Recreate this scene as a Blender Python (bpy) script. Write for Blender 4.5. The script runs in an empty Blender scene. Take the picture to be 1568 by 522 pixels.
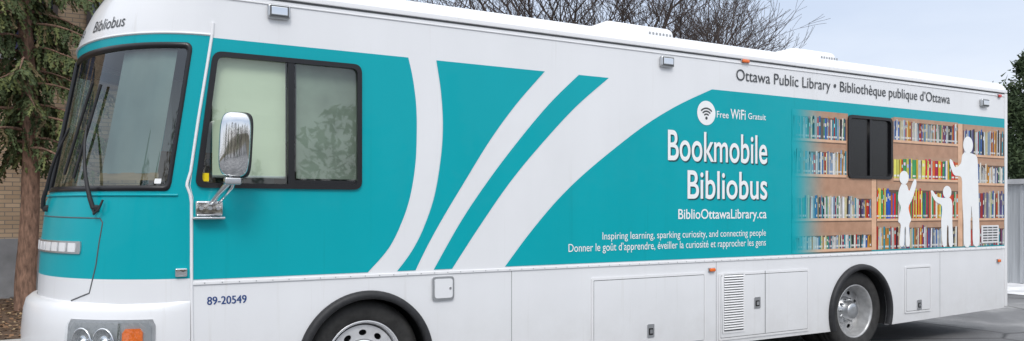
import bpy, math, random
from mathutils import Vector, Matrix
random.seed(7)
scene=bpy.context.scene
COL=scene.collection
# ------------------------------------------------------------------ materials
def new_mat(name):
    m=bpy.data.materials.new(name); m.use_nodes=True
    nt=m.node_tree; b=nt.nodes['Principled BSDF']
    return m,nt,b
def L(nt,a,b): nt.links.new(a,b)
def objcoord(nt,scale=(1,1,1)):
    tc=nt.nodes.new('ShaderNodeTexCoord'); mp=nt.nodes.new('ShaderNodeMapping')
    mp.inputs['Scale'].default_value=scale
    L(nt,tc.outputs['Object'],mp.inputs['Vector']); return mp.outputs['Vector']
def noise(nt,vec,scale,detail=4,rough=0.55):
    n=nt.nodes.new('ShaderNodeTexNoise'); n.inputs['Scale'].default_value=scale
    n.inputs['Detail'].default_value=detail; n.inputs['Roughness'].default_value=rough
    L(nt,vec,n.inputs['Vector']); return n.outputs['Fac']
def ramp(nt,fac,stops):
    r=nt.nodes.new('ShaderNodeValToRGB'); e=r.color_ramp.elements
    e[0].position=stops[0][0]; e[0].color=(*stops[0][1],1)
    e[1].position=stops[-1][0]; e[1].color=(*stops[-1][1],1)
    for p,c in stops[1:-1]:
        k=e.new(p); k.color=(*c,1)
    L(nt,fac,r.inputs['Fac']); return r.outputs['Color']
def mixc(nt,fac,a,b,mode='MIX'):
    m=nt.nodes.new('ShaderNodeMix'); m.data_type='RGBA'; m.blend_type=mode
    for s,v in ((m.inputs['Factor'],fac),(m.inputs['A'],a),(m.inputs['B'],b)):
        if hasattr(v,'links') or hasattr(v,'is_linked'): L(nt,v,s)
        elif isinstance(v,(tuple,list)): s.default_value=(*v,1)
        else: s.default_value=v
    return m.outputs['Result']
def bump(nt,b,h,strength,dist=0.02):
    n=nt.nodes.new('ShaderNodeBump'); n.inputs['Strength'].default_value=strength
    n.inputs['Distance'].default_value=dist
    L(nt,h,n.inputs['Height']); L(nt,n.outputs['Normal'],b.inputs['Normal'])
def simple(name,col,rough=0.5,metal=0.0,var=0.12,scale=6,bmp=0.0,coat=0.0,vs=(1,1,1)):
    m,nt,b=new_mat(name)
    v=objcoord(nt,vs); n=noise(nt,v,scale)
    c=ramp(nt,n,[(0.3,tuple(x*(1-var) for x in col)),(0.7,tuple(min(1,x*(1+var)) for x in col))])
    L(nt,c,b.inputs['Base Color']); b.inputs['Roughness'].default_value=rough
    b.inputs['Metallic'].default_value=metal; b.inputs['Coat Weight'].default_value=coat
    b.inputs['Coat Roughness'].default_value=0.08
    if bmp: bump(nt,b,n,bmp)
    return m
def paint(name,col,dirt=0.04,rough=0.28,coat=0.45,spec=.5):
    m,nt,b=new_mat(name)
    v=objcoord(nt); vs=objcoord(nt,(2.2,2.2,0.5))
    n1=noise(nt,vs,1.1,3,0.5); n2=noise(nt,v,0.7,2)
    tc=nt.nodes.new('ShaderNodeTexCoord'); sp_=nt.nodes.new('ShaderNodeSeparateXYZ'); L(nt,tc.outputs['Object'],sp_.inputs[0])
    mr=nt.nodes.new('ShaderNodeMapRange'); mr.inputs['From Min'].default_value=1.0; mr.inputs['From Max'].default_value=0.25
    mr.inputs['To Min'].default_value=0.0; mr.inputs['To Max'].default_value=0.62; L(nt,sp_.outputs['Z'],mr.inputs['Value'])
    mu=nt.nodes.new('ShaderNodeMath'); mu.operation='MULTIPLY'; L(nt,mr.outputs[0],mu.inputs[0]); L(nt,noise(nt,v,4,6,0.7),mu.inputs[1])
    c1=ramp(nt,n1,[(0.30,tuple(x*(1-dirt) for x in col)),(0.70,col)])
    c2=mixc(nt,mu.outputs[0],c1,(0.42,0.40,0.37))
    st=noise(nt,objcoord(nt,(14,14,.45)),1.0,5,.65)
    sr=ramp(nt,st,[(.60,(1,1,1)),(.78,(.90,.89,.87))])
    c3=mixc(nt,1.0,c2,sr,'MULTIPLY')
    L(nt,c3,b.inputs['Base Color']); b.inputs['Roughness'].default_value=rough
    b.inputs['Coat Weight'].default_value=coat; b.inputs['Coat Roughness'].default_value=0.03
    b.inputs['Specular IOR Level'].default_value=spec
    bump(nt,b,n2,0.10,0.05)
    return m
TEAL=(0.0,0.375,0.430)
M_white=paint('white_paint',(0.81,0.815,0.83))
M_whitetrim=paint('white_trim',(0.84,0.84,0.85),0.02)
M_teal=paint('teal_vinyl',TEAL,0.05,0.3,0.10,.22)
M_whiteink=simple('white_lettering',(0.88,0.89,0.89),0.4,var=0.02)
M_darkink=simple('dark_lettering',(0.05,0.055,0.06),0.4,var=0.05)
M_blueink=simple('blue_lettering',(0.01,0.05,0.20),0.4)
M_shadowink=simple('letter_outline_ink',(0.0,0.07,0.085),0.4)
M_black=simple('black_rubber',(0.018,0.018,0.02),0.55,var=0.3,scale=20)
M_gasket=simple('black_gasket',(0.010,0.010,0.012),0.3)
M_tyre=simple('tyre_rubber',(0.030,0.029,0.028),0.75,var=0.4,scale=12,bmp=0.2)
M_chrome=simple('chrome',(0.78,0.79,0.80),0.05,1.0,var=0.03)
M_satin=simple('satin_aluminium',(0.55,0.56,0.57),0.32,0.9,var=0.1)
M_steel=simple('wheel_steel',(0.50,0.50,0.50),0.42,0.55,var=0.2,scale=14)
M_rimwhite=simple('wheel_disc_silver',(0.78,0.78,0.79),0.25,0.5,var=0.10,scale=14)
M_dark=simple('underbody_dark',(0.015,0.015,0.016),0.8)
M_gap=simple('panel_gap',(0.10,0.105,0.11),0.8)
M_grey=simple('grey_vent',(0.30,0.31,0.32),0.5)
M_orange=simple('amber_lens',(0.85,0.16,0.01),0.15,var=0.15,scale=60,coat=1.0)
M_red=simple('red_lens',(0.6,0.03,0.02),0.15,coat=1.0)
M_yellow=simple('yellow_sticker',(0.90,0.68,0.0),0.5,var=0.03)
M_blind=simple('window_blind',(0.70,0.74,0.60),0.8,var=0.05,scale=1.2)
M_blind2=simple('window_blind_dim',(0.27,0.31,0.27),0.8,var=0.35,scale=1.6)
M_shade=simple('windshield_sunshade',(0.30,0.325,0.32),0.4,.35,var=0.25,scale=1.2)
M_int=simple('cab_interior',(0.07,0.075,0.075),0.8)
M_intlight=simple('cab_curtain',(0.50,0.54,0.50),0.8,var=0.1,vs=(8,1,0.3))
M_dash=simple('dashboard',(0.04,0.036,0.034),0.6)
M_wood=simple('wood_trim',(0.36,0.23,0.14),0.5,vs=(1,1,8))
def glass(name,tint,extra=0.04,rough=.015):
    m=bpy.data.materials.new(name); m.use_nodes=True; nt=m.node_tree; nt.nodes.clear()
    o=nt.nodes.new('ShaderNodeOutputMaterial'); mx=nt.nodes.new('ShaderNodeMixShader')
    t=nt.nodes.new('ShaderNodeBsdfTransparent'); t.inputs[0].default_value=(*tint,1)
    g=nt.nodes.new('ShaderNodeBsdfGlossy'); g.inputs['Roughness'].default_value=rough
    f=nt.nodes.new('ShaderNodeLayerWeight'); f.inputs['Blend'].default_value=.5
    pw=nt.nodes.new('ShaderNodeMath'); pw.operation='POWER'; pw.inputs[1].default_value=4.0; L(nt,f.outputs['Facing'],pw.inputs[0])
    ad=nt.nodes.new('ShaderNodeMath'); ad.operation='MULTIPLY_ADD'; ad.inputs[1].default_value=.85; ad.inputs[2].default_value=extra; ad.use_clamp=True
    L(nt,pw.outputs[0],ad.inputs[0]); L(nt,ad.outputs[0],mx.inputs[0]); L(nt,t.outputs[0],mx.inputs[1]); L(nt,g.outputs[0],mx.inputs[2])
    L(nt,mx.outputs[0],o.inputs[0]); return m
M_glass=glass('tinted_glass',(0.86,0.93,0.88),extra=0.10)
M_wglass=glass('windshield_glass',(0.70,0.81,0.77),extra=0.14)
M_dglass=simple('privacy_glass',(.006,.006,.007),.25,var=.2)
M_lens=glass('headlamp_lens',(0.92,0.94,0.95),extra=0.06)
# ------------------------------------------------------------------ mesh helpers
def mesh_obj(name,verts,faces,mats,parent=None,smooth=False,idx=None):
    me=bpy.data.meshes.new(name); me.from_pydata([tuple(v) for v in verts],[],faces); me.update()
    if not isinstance(mats,(list,tuple)): mats=[mats]
    for m in mats: me.materials.append(m)
    if idx: me.polygons.foreach_set('material_index',idx)
    if smooth: me.polygons.foreach_set('use_smooth',[True]*len(me.polygons))
    ob=bpy.data.objects.new(name,me); COL.objects.link(ob)
    if parent: ob.parent=parent
    return ob
def empty(name):
    e=bpy.data.objects.new(name,None); COL.objects.link(e); return e
def box(name,x0,x1,y0,y1,z0,z1,mat,parent=None,bev=0.0,seg=2):
    v=[(x,y,z) for x in (x0,x1) for y in (y0,y1) for z in (z0,z1)]
    f=[(0,1,3,2),(4,6,7,5),(0,4,5,1),(2,3,7,6),(0,2,6,4),(1,5,7,3)]
    ob=mesh_obj(name,v,f,mat,parent)
    if bev:
        md=ob.modifiers.new('bevel','BEVEL'); md.width=bev; md.segments=seg
        ob.data.polygons.foreach_set('use_smooth',[True]*6)
        ob.modifiers.new('wn','WEIGHTED_NORMAL')
    return ob
def sheet(name,loops,y,mat,parent=None,ext=0.0):
    cu=bpy.data.curves.new(name,'CURVE'); cu.dimensions='2D'; cu.fill_mode='BOTH'; cu.extrude=ext
    for lp in loops:
        s=cu.splines.new('POLY'); s.points.add(len(lp)-1)
        for p,q in zip(s.points,lp): p.co=(q[0],q[1],0,1)
        s.use_cyclic_u=True
    t=bpy.data.objects.new(name+'_t',cu); COL.objects.link(t)
    bpy.context.view_layer.update()
    dg=bpy.context.evaluated_depsgraph_get()
    me=bpy.data.meshes.new_from_object(t.evaluated_get(dg))
    bpy.data.objects.remove(t); bpy.data.curves.remove(cu)
    for v in me.vertices: v.co=(v.co.x,y-v.co.z,v.co.y)
    me.materials.clear(); me.materials.append(mat); me.name=name
    ob=bpy.data.objects.new(name,me); COL.objects.link(ob)
    if parent: ob.parent=parent
    return ob
def rpoly(pts,r,n=6):
    out=[]; N=len(pts)
    for i in range(N):
        p=Vector(pts[i]); a=Vector(pts[i-1]); b=Vector(pts[(i+1)%N])
        d1=(a-p).normalized(); d2=(b-p).normalized()
        p1=p+d1*r; p2=p+d2*r
        for k in range(n+1):
            t=k/n; q=p1*(1-t)**2+p*2*t*(1-t)+p2*t*t
            out.append((q.x,q.y))
    return out
def rr(x0,x1,z0,z1,r,n=5): return rpoly([(x0,z0),(x1,z0),(x1,z1),(x0,z1)],r,n)
def rect(x0,x1,z0,z1): return [(x0,z0),(x1,z0),(x1,z1),(x0,z1)]
def circ(cx,cz,rx,rz=None,n=28):
    rz=rz or rx
    return [(cx+rx*math.cos(2*math.pi*k/n),cz+rz*math.sin(2*math.pi*k/n)) for k in range(n)]
def tube(name,pts,r,mat,parent=None,res=3,cyc=False,radii=None):
    cu=bpy.data.curves.new(name,'CURVE'); cu.dimensions='3D'; cu.bevel_depth=r; cu.bevel_resolution=res; cu.use_fill_caps=True
    s=cu.splines.new('POLY'); s.points.add(len(pts)-1)
    for i,(p,q) in enumerate(zip(s.points,pts)):
        p.co=(*q,1)
        if radii: p.radius=radii[i]
    s.use_cyclic_u=cyc
    t=bpy.data.objects.new(name+'_t',cu); COL.objects.link(t); bpy.context.view_layer.update()
    me=bpy.data.meshes.new_from_object(t.evaluated_get(bpy.context.evaluated_depsgraph_get()))
    bpy.data.objects.remove(t); bpy.data.curves.remove(cu)
    me.materials.clear(); me.materials.append(mat); me.name=name
    me.polygons.foreach_set('use_smooth',[True]*len(me.polygons))
    ob=bpy.data.objects.new(name,me); COL.objects.link(ob)
    if parent: ob.parent=parent
    return ob
def lathe(name,prof,cx,cz,mat,parent=None,a0=0,a1=360,n=56,y0=0.0,close=False):
    full=abs(a1-a0)>=360; m=n if full else n+1; v=[];f=[]
    for k in range(m):
        a=math.radians(a0+(a1-a0)*k/n)
        for r,y in prof: v.append((cx+r*math.cos(a),y0+y,cz+r*math.sin(a)))
    P=len(prof); segs=P if close else P-1
    for k in range(n):
        k2=(k+1)%m
        for j in range(segs):
            j2=(j+1)%P
            f.append((k*P+j,k*P+j2,k2*P+j2,k2*P+j))
    return mesh_obj(name,v,f,mat,parent,True)
# ------------------------------------------------------------------ camera (measured)
F=1202.0; A=math.radians(29.6)
CX,CY,CZ=-0.787,-6.009,1.70
cam=bpy.data.cameras.new('camera'); camo=bpy.data.objects.new('camera',cam); COL.objects.link(camo)
cam.sensor_width=36; cam.lens=36*F/1568; cam.shift_y=58/1568; cam.clip_end=3000; cam.clip_start=0.05
camo.location=(CX,CY,CZ); camo.rotation_euler=(math.radians(90),0,-A)
scene.camera=camo
# survey: photo measurement -> metres on the flat bus side (X along the bus, Z up)
def m(u,v):
    t=(u-784)/F; lam=-CY/(-math.sin(A)*t+math.cos(A))
    return (CX+lam*(math.cos(A)*t+math.sin(A)), CZ-(v-319)/F*lam)
# ------------------------------------------------------------------ BUS
bus=empty('bookmobile_bus')
LEN=10.42; W=1.225; YC=1.225
def lerp_tab(tab,z):
    if z<=tab[0][0]: return tab[0][1]
    for (a,x),(b,y) in zip(tab,tab[1:]):
        if z<=b: return x+(y-x)*(z-a)/(b-a)
    return tab[-1][1]
XC=[(.30,-.97),(1.05,-.985),(1.20,-.975),(1.45,-.96),(1.75,-.925),(1.86,-.885),(2.88,-.70),(2.93,-.71),(2.97,-.71),(3.11,-.665),(3.25,-.60),(3.36,-.53),(3.43,-.44),(3.48,-.30),(3.505,-.1),(3.51,.13)]
XS=[(1.78,0.0),(1.86,-.02),(2.95,.13),(3.5,.14)]
WW=[(3.27,W),(3.33,1.218),(3.38,1.19),(3.43,1.12),(3.48,.95),(3.505,.6),(3.51,.001)]
def S(th,z,off=0.0,dz=0):
    a=math.radians(th); xs=lerp_tab(XS,z); xc=lerp_tab(XC,z); w=lerp_tab(WW,z)
    d=max(xs-xc,.01)
    n=Vector((-math.sin(a)/d,-math.cos(a)/max(w,.01))).normalized()
    return Vector((xs-d*math.sin(a)+n.x*off, YC-w*math.cos(a)+n.y*off, z))
ths=[0,2,4,6,8,9.5]+[9.5+161*k/36 for k in range(1,36)]+[170.5,172,174,176,178,180]
zs=[.30,.45,.6,.8,1.0,1.1,1.20,1.3,1.45,1.6,1.75,1.80,1.845,2.0,2.2,2.4,2.6,2.75,2.865,2.90,2.945,2.97,3.04,3.11,3.18,3.22,3.25,3.28,3.31,3.34,3.38,3.41,3.43,3.455,3.48,3.495,3.505,3.51]
v=[];f=[];idx=[]
for z in zs:
    for t in ths: v.append(S(t,z))
n=len(ths)
for i in range(len(zs)-1):
    for j in range(n-1):
        if zs[i]>=1.84 and zs[i+1]<=2.87 and ths[j]>=9.4 and ths[j+1]<=170.6: continue
        f.append((i*n+j,i*n+j+1,(i+1)*n+j+1,(i+1)*n+j)); idx.append(1 if 1.19<zs[i]<2.94 else 0)
mesh_obj('front_cap',v,f,[M_white,M_teal],bus,True,idx)
# windshield glass
v=[];f=[]
gt=[8.8+162.4*k/48 for k in range(49)]; gz=[1.835+1.04*k/10 for k in range(11)]
for z in gz:
    for t in gt: v.append(S(t,z,-0.008))
for i in range(10):
    for j in range(48): f.append((i*49+j,i*49+j+1,(i+1)*49+j+1,(i+1)*49+j))
mesh_obj('windshield',v,f,M_wglass,bus,True)
def ring_loop(inset,rad):
    k=1.12*math.pi/180
    x0,x1,z0,z1=8.0*k+inset,172.0*k-inset,1.822+inset,2.888-inset
    lp=[]; cs=[(x0+rad,z0+rad,180),(x1-rad,z0+rad,270),(x1-rad,z1-rad,0),(x0+rad,z1-rad,90)]
    pts=[]
    for cx,cz,a in cs:
        pts.append([(cx+rad*math.cos(math.radians(a+90*q/8)),cz+rad*math.sin(math.radians(a+90*q/8))) for q in range(9)])
    for i in range(4):
        lp+=pts[i]; a=pts[i][-1]; b=pts[(i+1)%4][0]; N=40 if i%2==0 else 10
        for q in range(1,N): lp.append((a[0]+(b[0]-a[0])*q/N,a[1]+(b[1]-a[1])*q/N))
    return [(x/k,z) for x,z in lp]
l0=ring_loop(0,.06); l2=ring_loop(.040,.045); N=len(l0)
v=[S(t,z,.0) for t,z in l0]+[S(t,z,.010) for t,z in ring_loop(.004,.06)]+[S(t,z,.008) for t,z in l2]+[S(t,z,-.02) for t,z in l2]
f=[]
for i in range(N):
    j=(i+1)%N
    for a in range(3): f.append((a*N+i,a*N+j,(a+1)*N+j,(a+1)*N+i))
mesh_obj('windshield_gasket',v,f,M_gasket,bus,True)
tube('windshield_divider',[S(90,z,.004) for z in gz],.018,M_gasket,bus)
hp=[(142,1.63),(90,1.645),(38.0,1.63),(36.6,1.60),(38.5,1.30),(41,1.10),(50,1.04)]
def dense(pl,n=10):
    o=[]
    for a,b in zip(pl,pl[1:]):
        for k in range(n): o.append((a[0]+(b[0]-a[0])*k/n,a[1]+(b[1]-a[1])*k/n))
    return o+[pl[-1]]
tube('hood_gap',[S(t,z,.000) for t,z in dense(hp)],.0045,M_gap,bus)
tube('cowl_lip',[S(t,1.795,.003) for t in range(6,175,3)],.010,M_teal,bus)
def patch(name,fn,t0,t1,z0,z1,off,mat,nt_=16,nz=8,r=.03,back=.02,parent=None):
    k=1.12*math.pi/180; v=[];f=[]
    for lay in (off,off-back):
        for i in range(nz+1):
            z=z0+(z1-z0)*i/nz; d=min(z-z0,z1-z); ins=0
            if d<r: ins=r-math.sqrt(max(0,r*r-(r-d)**2))
            ins/=k
            for j in range(nt_+1):
                v.append(fn(t0+ins+(t1-t0-2*ins)*j/nt_,z,lay))
    q=nt_+1; B=q*(nz+1)
    for i in range(nz):
        for j in range(nt_): f.append((i*q+j,i*q+j+1,(i+1)*q+j+1,(i+1)*q+j))
    for j in range(nt_):
        f.append((j,B+j,B+j+1,j+1)); a=nz*q+j; f.append((a,a+1,B+a+1,B+a))
    for i in range(nz):
        a=i*q; f.append((a,a+q,B+a+q,B+a)); a=i*q+nt_; f.append((a,B+a,B+a+q,a+q))
    return mesh_obj(name,v,f,mat,parent or bus,False)
patch('grille_badge',S,46,134,1.375,1.465,.010,M_satin,40,4,.008)
for k in range(15):
    t=48.5+k*5.8
    patch('badge_letter_%d'%k,S,t,t+4.2,1.388,1.452,.016,M_whitetrim,3,2,.003,.006)
# bumper
def Bm(th,z,off=0.0):
    s=math.sin(math.radians(th)); e=.012+.105*s**0.8
    prof=lerp_tab([(.36,-.035),(.42,-.005),(.75,.0),(.93,-.02),(1.0,-.04),(1.03,-.075),(1.04,-.115)],z)
    return S(th,z,max(e+prof*min(1,s*2+.05),-.02)+off)
bz=[.36,.39,.42,.5,.6,.75,.85,.93,.97,1.0,1.02,1.03,1.037,1.04]; bt=[1,2,3,5]+list(range(8,173,4))+[175,177,179]
v=[Bm(t,z) for z in bz for t in bt]; n=len(bt); f=[]
for i in range(len(bz)-1):
    for j in range(n-1): f.append((i*n+j,i*n+j+1,(i+1)*n+j+1,(i+1)*n+j))
mesh_obj('bumper',v,f,M_white,bus,True)
for sgn in (0,1):
    T=(lambda t:t) if sgn==0 else (lambda t:180-t)
    def P(name,a,b,*r,**k):
        a,b=T(a),T(b)
        return patch(name,Bm,min(a,b),max(a,b),*r,**k)
    P('headlamp_bezel',13.6,46,.60,.925,.008,M_satin,r=.02)
    P('headlamp_reflector_dark',15,44.5,.615,.905,.013,M_grey,r=.02,back=.01)
    P('turn_signal',17.7,24.6,.63,.865,.030,M_orange,r=.02,back=.02,nt_=8)
    P('headlamp_divider',25.3,26.3,.615,.905,.028,M_chrome,r=.004,back=.015,nt_=3)
    for th in (31.0,38.8):
        c=Bm(T(th),.765,.014); nrm=(Bm(T(th),.765,.1)-c).normalized()
        prof=[(.115,0),(.118,.012),(.108,.016),(.10,.004),(.07,-.004),(.03,-.002),(.028,.012),(.001,.016)]
        vv=[];ff=[]; R=nrm.to_track_quat('Z','Y').to_matrix()
        for k in range(32):
            a=2*math.pi*k/32
            for r_,h in prof: vv.append(c+R@Vector((r_*.70*math.cos(a),r_*.93*math.sin(a),h+.01)))
        Pn=len(prof)
        for k in range(32):
            for j in range(Pn-1): ff.append((k*Pn+j,((k+1)%32)*Pn+j,((k+1)%32)*Pn+j+1,k*Pn+j+1))
        mesh_obj('headlamp_bowl',vv,ff,M_chrome,bus,True)
    P('headlamp_lens_cover',14.4,45.2,.61,.915,.042,M_lens,r=.02,back=.001)
# side wall outline with wheel arches and windows
FW=(1.303,.48); RW=(7.35,.48); AR=.53
def arch(c,zb):
    a=math.asin((zb-c[1])/AR)
    return [(c[0]+AR*math.cos(math.pi-a+(2*a-math.pi)*k/32), c[1]+AR*math.sin(math.pi-a+(2*a-math.pi)*k/32)) for k in range(33)]
outline=[(0,.29)]+arch(FW,.29)+arch(RW,.29)+[(LEN,.345),(LEN,3.29)]
fr=[3.29,3.1,2.95,2.7,2.4,2.1,1.86,1.78,1.0]
outline+=[(lerp_tab(XS,z),z) for z in fr]
win=[(.135,2.838),(1.25,2.838),(1.25,1.848),(.012,1.848)]
winin=[(.172,2.802),(1.215,2.802),(1.215,1.884),(.056,1.884)]
wloop=rpoly(win,.07); wloop_hole=rpoly([(.15,2.825),(1.238,2.825),(1.238,1.86),(.03,1.86)],.065)
rw=m(1297,175)[0],m(1365,175)[0],2.05,2.79
sheet('side_wall',[outline,wloop_hole,rr(rw[0]+.01,rw[1]-.01,rw[2]+.01,rw[3]-.01,.06)],.02,M_white,bus,.02)
sheet('side_wall_far',[outline],2*YC-.02,M_white,bus,.02)
cs=[(W,3.26),(W,3.29),(1.218,3.33),(1.19,3.38),(1.12,3.43),(.95,3.48),(.6,3.505),(0,3.51)]
sec=[(YC-w,z) for w,z in cs]+[(YC+w,z) for w,z in cs[-2::-1]]
NX=12
v=[(.135+(LEN-.135)*k/NX,y,z) for k in range(NX+1) for y,z in sec]; n=len(sec)
mesh_obj('roof',v,[(k*n+j,k*n+j+1,(k+1)*n+j+1,(k+1)*n+j) for k in range(NX) for j in range(n-1)],M_white,bus,True)
rs=[(.0,.345)]+sec+[(2*YC,.345)]
mesh_obj('rear_wall',[(LEN-.001,y,z) for y,z in rs],[tuple(range(len(rs)))],M_white,bus)
box('floor',-.5,LEN-.02,.78,1.67,.60,.66,M_dark,bus)
box('floor_side',1.95,6.70,.05,.77,.60,.66,M_dark,bus); box('floor_side_rear',8.0,LEN-.02,.05,.77,.60,.66,M_dark,bus)
box('floor_side_far',1.95,6.70,1.68,2.4,.60,.66,M_dark,bus)
box('step_floor',0.0,1.9,.06,2.38,1.07,1.12,M_dark,bus)
box('chassis_rail',-.2,LEN-.4,.80,.90,.45,.6,M_dark,bus); box('chassis_rail_b',-.2,LEN-.4,1.55,1.65,.45,.6,M_dark,bus)
box('rear_bumper',LEN-.25,LEN+.10,.03,2*YC-.03,.36,.50,M_satin,bus,.015)
# trims
tube('cap_seam_bead',[(x,-.004,z) for x,z in [m(326,35),m(325,50),m(318,95),m(304,180),m(292,262),m(287,278),m(286,284),m(291,297),m(293,310),m(293,420),(0.0,.30)]],.011,M_whitetrim,bus)
box('roof_rail',.14,LEN,-.016,.02,3.275,3.318,M_whitetrim,bus,.006)
box('roof_rail_shadow_gap',.14,LEN,-.004,.0,3.262,3.273,M_gap,bus)
box('roof_rail_lip',.14,LEN,-.008,.02,3.225,3.236,M_whitetrim,bus,.003)
box('belt_moulding',.0,LEN,-.010,.0,1.150,1.176,M_whitetrim,bus,.004)
box('rear_corner_trim',LEN-.055,LEN+.008,-.012,.03,.36,3.27,M_whitetrim,bus,.006)
tube('cap_brow_lip',[S(t,2.955,.002) for t in range(0,181,3)],.008,M_whitetrim,bus)
# ---- teal graphics
def sm(pts,n=6):
    o=[]
    P=[pts[0]]+pts+[pts[-1]]
    for i in range(1,len(P)-2):
        p0,p1,p2,p3=[Vector(q) for q in P[i-1:i+3]]
        for k in range(n):
            t=k/n
            q=.5*((2*p1)+(p2-p0)*t+(2*p0-5*p1+4*p2-p3)*t*t+(-p0+3*p1-3*p2+p3)*t**3)
            o.append((q.x,q.y))
    o.append(tuple(pts[-1])); return o
TT,TB=2.935,1.190
def mm(l): return [m(*p) for p in l]
cA=mm([(625,86),(632,120),(637,160),(638,200),(636,250),(628,300),(615,340),(595,380),(563,414)])
cA[0]=(cA[0][0],TT); cA[-1]=(cA[-1][0],TB)
lA=[(lerp_tab(XS,z)+.004,z) for z in [TB,1.78,1.86,2.1,2.4,2.7,TT]]
sheet('teal_panel_front',[lA+sm(cA),wloop_hole],-.003,M_teal,bus)
cB=mm([(668,91),(675,140),(678,190),(675,240),(665,300),(648,350),(630,385),(608,413)]); cB[0]=(cB[0][0],TT); cB[-1]=(cB[-1][0],TB)
cB2=mm([(636,412),(655,375),(680,330),(710,280),(750,215),(790,160),(834,108)]); cB2[0]=(cB2[0][0],TB); cB2[-1]=(cB2[-1][0],TT)
sheet('teal_swoosh_wide',[sm(cB)+sm(cB2)],-.003,M_teal,bus)
cC=mm([(886,114),(840,160),(790,220),(745,280),(705,340),(664,411)]); cC[0]=(cC[0][0],TT); cC[-1]=(cC[-1][0],TB)
cC2=mm([(692,411),(735,345),(780,280),(825,225),(880,165),(932,119)]); cC2[0]=(cC2[0][0],TB); cC2[-1]=(cC2[-1][0],TT)
sheet('teal_swoosh_thin',[sm(cC)+sm(cC2)],-.003,M_teal,bus)
cD=mm([(1090,137),(1040,160),(990,190),(940,228),(890,270),(850,310),(810,358),(773,409)]); cD[0]=(cD[0][0],TT-.01); cD[-1]=(cD[-1][0],TB)
sheet('teal_panel_rear',[sm(cD)+[(LEN-.055,TB),(LEN-.055,TT-.01)],rr(rw[0]+.01,rw[1]-.01,rw[2]+.01,rw[3]-.01,.06)],-.003,M_teal,bus)
# ---- mural (printed bookshelf photograph)
X0m=m(1212,300)[0]; Xf=m(1268,300)[0]
mm_,nt,b=new_mat('bookshelf_print')
vc=nt.nodes.new('ShaderNodeVertexColor'); vc.layer_name='Col'
tc=nt.nodes.new('ShaderNodeTexCoord'); sx=nt.nodes.new('ShaderNodeSeparateXYZ'); L(nt,tc.outputs['Object'],sx.inputs[0])
mr=nt.nodes.new('ShaderNodeMapRange'); mr.interpolation_type='SMOOTHSTEP'
mr.inputs['From Min'].default_value=X0m; mr.inputs['From Max'].default_value=Xf; L(nt,sx.outputs['X'],mr.inputs['Value'])
nz_=noise(nt,objcoord(nt),9,5); var=ramp(nt,nz_,[(.3,(.80,.78,.76)),(.7,(1.0,1.0,1.0))])
cc=mixc(nt,1.0,vc.outputs['Color'],var,'MULTIPLY')
L(nt,mixc(nt,mr.outputs[0],TEAL,cc),b.inputs['Base Color']); b.inputs['Roughness'].default_value=.32; b.inputs['Coat Weight'].default_value=.10; b.inputs['Specular IOR Level'].default_value=.25
M_print=mm_
MV=[];MF=[];MC=[]
def pr(x0,x1,z0,z1,y,c,lean=0):
    k=len(MV); MV.extend([(x0,y,z0),(x1,y,z0),(x1+lean,y,z1),(x0+lean,y,z1)]); MF.append((k,k+1,k+2,k+3)); MC.append(c)
xA=X0m; xB=LEN-.06
woodl=(.80,.50,.33); backc=(.50,.29,.19)
zt,zb=2.80,1.205
pr(xA,rw[0]+.01,zb,zt,-.005,backc); pr(rw[1]-.01,xB,zb,zt,-.005,backc)
pr(rw[0]+.01,rw[1]-.01,zb,rw[2]+.01,-.005,backc)
pal=[(.55,.03,.02),(.05,.14,.45),(.80,.78,.70),(.65,.30,.04),(.02,.02,.03),(.78,.70,.40),(.10,.30,.16),(.85,.86,.84),(.35,.05,.10),(.03,.30,.40),(.55,.55,.52),(.12,.08,.24),(.80,.80,.82),(.6,.68,.75),(.25,.35,.5)]
palc=[(.75,.02,.02),(.02,.12,.60),(.85,.55,.02),(.80,.15,.02),(.85,.82,.75),(.05,.35,.12),(.85,.8,.15),(.6,.02,.1),(.02,.35,.55),(.7,.05,.02)]
def books(x0,x1,z0,z1,p=pal,fill=.93,wmin=.014,wmax=.034):
    pr(x0,x1,z0,z1,-.0058,(.14,.08,.055))
    pr(x0,x1,z0+(z1-z0)*.82,z1,-.0062,(.50,.31,.21))
    x=x0+.005; hb=fill-.08
    while x<x1-.02:
        w=random.uniform(wmin,wmax)
        if random.random()<.012: x+=random.uniform(.02,.05); continue
        if random.random()<.12: hb=fill-random.uniform(.02,.20)
        h=(z1-z0)*(hb+random.uniform(-.06,.06)); c=random.choice(p); s=random.uniform(.7,1.1); c=tuple(min(1,q*s) for q in c)
        ln=random.choice([0,0,0,0,.010,-.007])
        pr(x,min(x+w,x1),z0,z0+h,-.007,c,ln)
        pr(x+w*.86,min(x+w,x1),z0,z0+h*.99,-.0076,tuple(q*.35 for q in c),ln)
        if random.random()<.7: pr(x+w*.1,x+w*.8,z0+.02,z0+.042,-.0078,(.85,.85,.82),0)
        if random.random()<.5:
            zz=z0+h*random.uniform(.45,.7); pr(x+w*.2,x+w*.7,zz,zz+h*.16,-.0078,tuple(1-q*.8 for q in c) if random.random()<.5 else (.85,.8,.6),ln*.4)
        x+=w+.001
def shelfline(x0,x1,z,th=.030):
    pr(x0,x1,z-th,z,-.0066,woodl); pr(x0,x1,z-th-.014,z-th,-.0064,(.20,.12,.08))
def zat(u,v): return m(u,v)[1]
xs1=m(1334,300)[0]; xs1b=m(1341,300)[0]; xs2=m(1466,300)[0]; xs2b=m(1473,300)[0]; wl=rw[0]-.02; wr=rw[1]+.03
for (va,vb,xr) in ((178,214,wl),(230,267,wl),(301,334,xs1),(360,381,xs1)):
    z1,z0=zat(1270,va)+.03,max(zat(1270,vb),zb); books(xA,xr,z0,z1)
    if z0>zb+.01: shelfline(xA,xr,z0)
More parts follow.
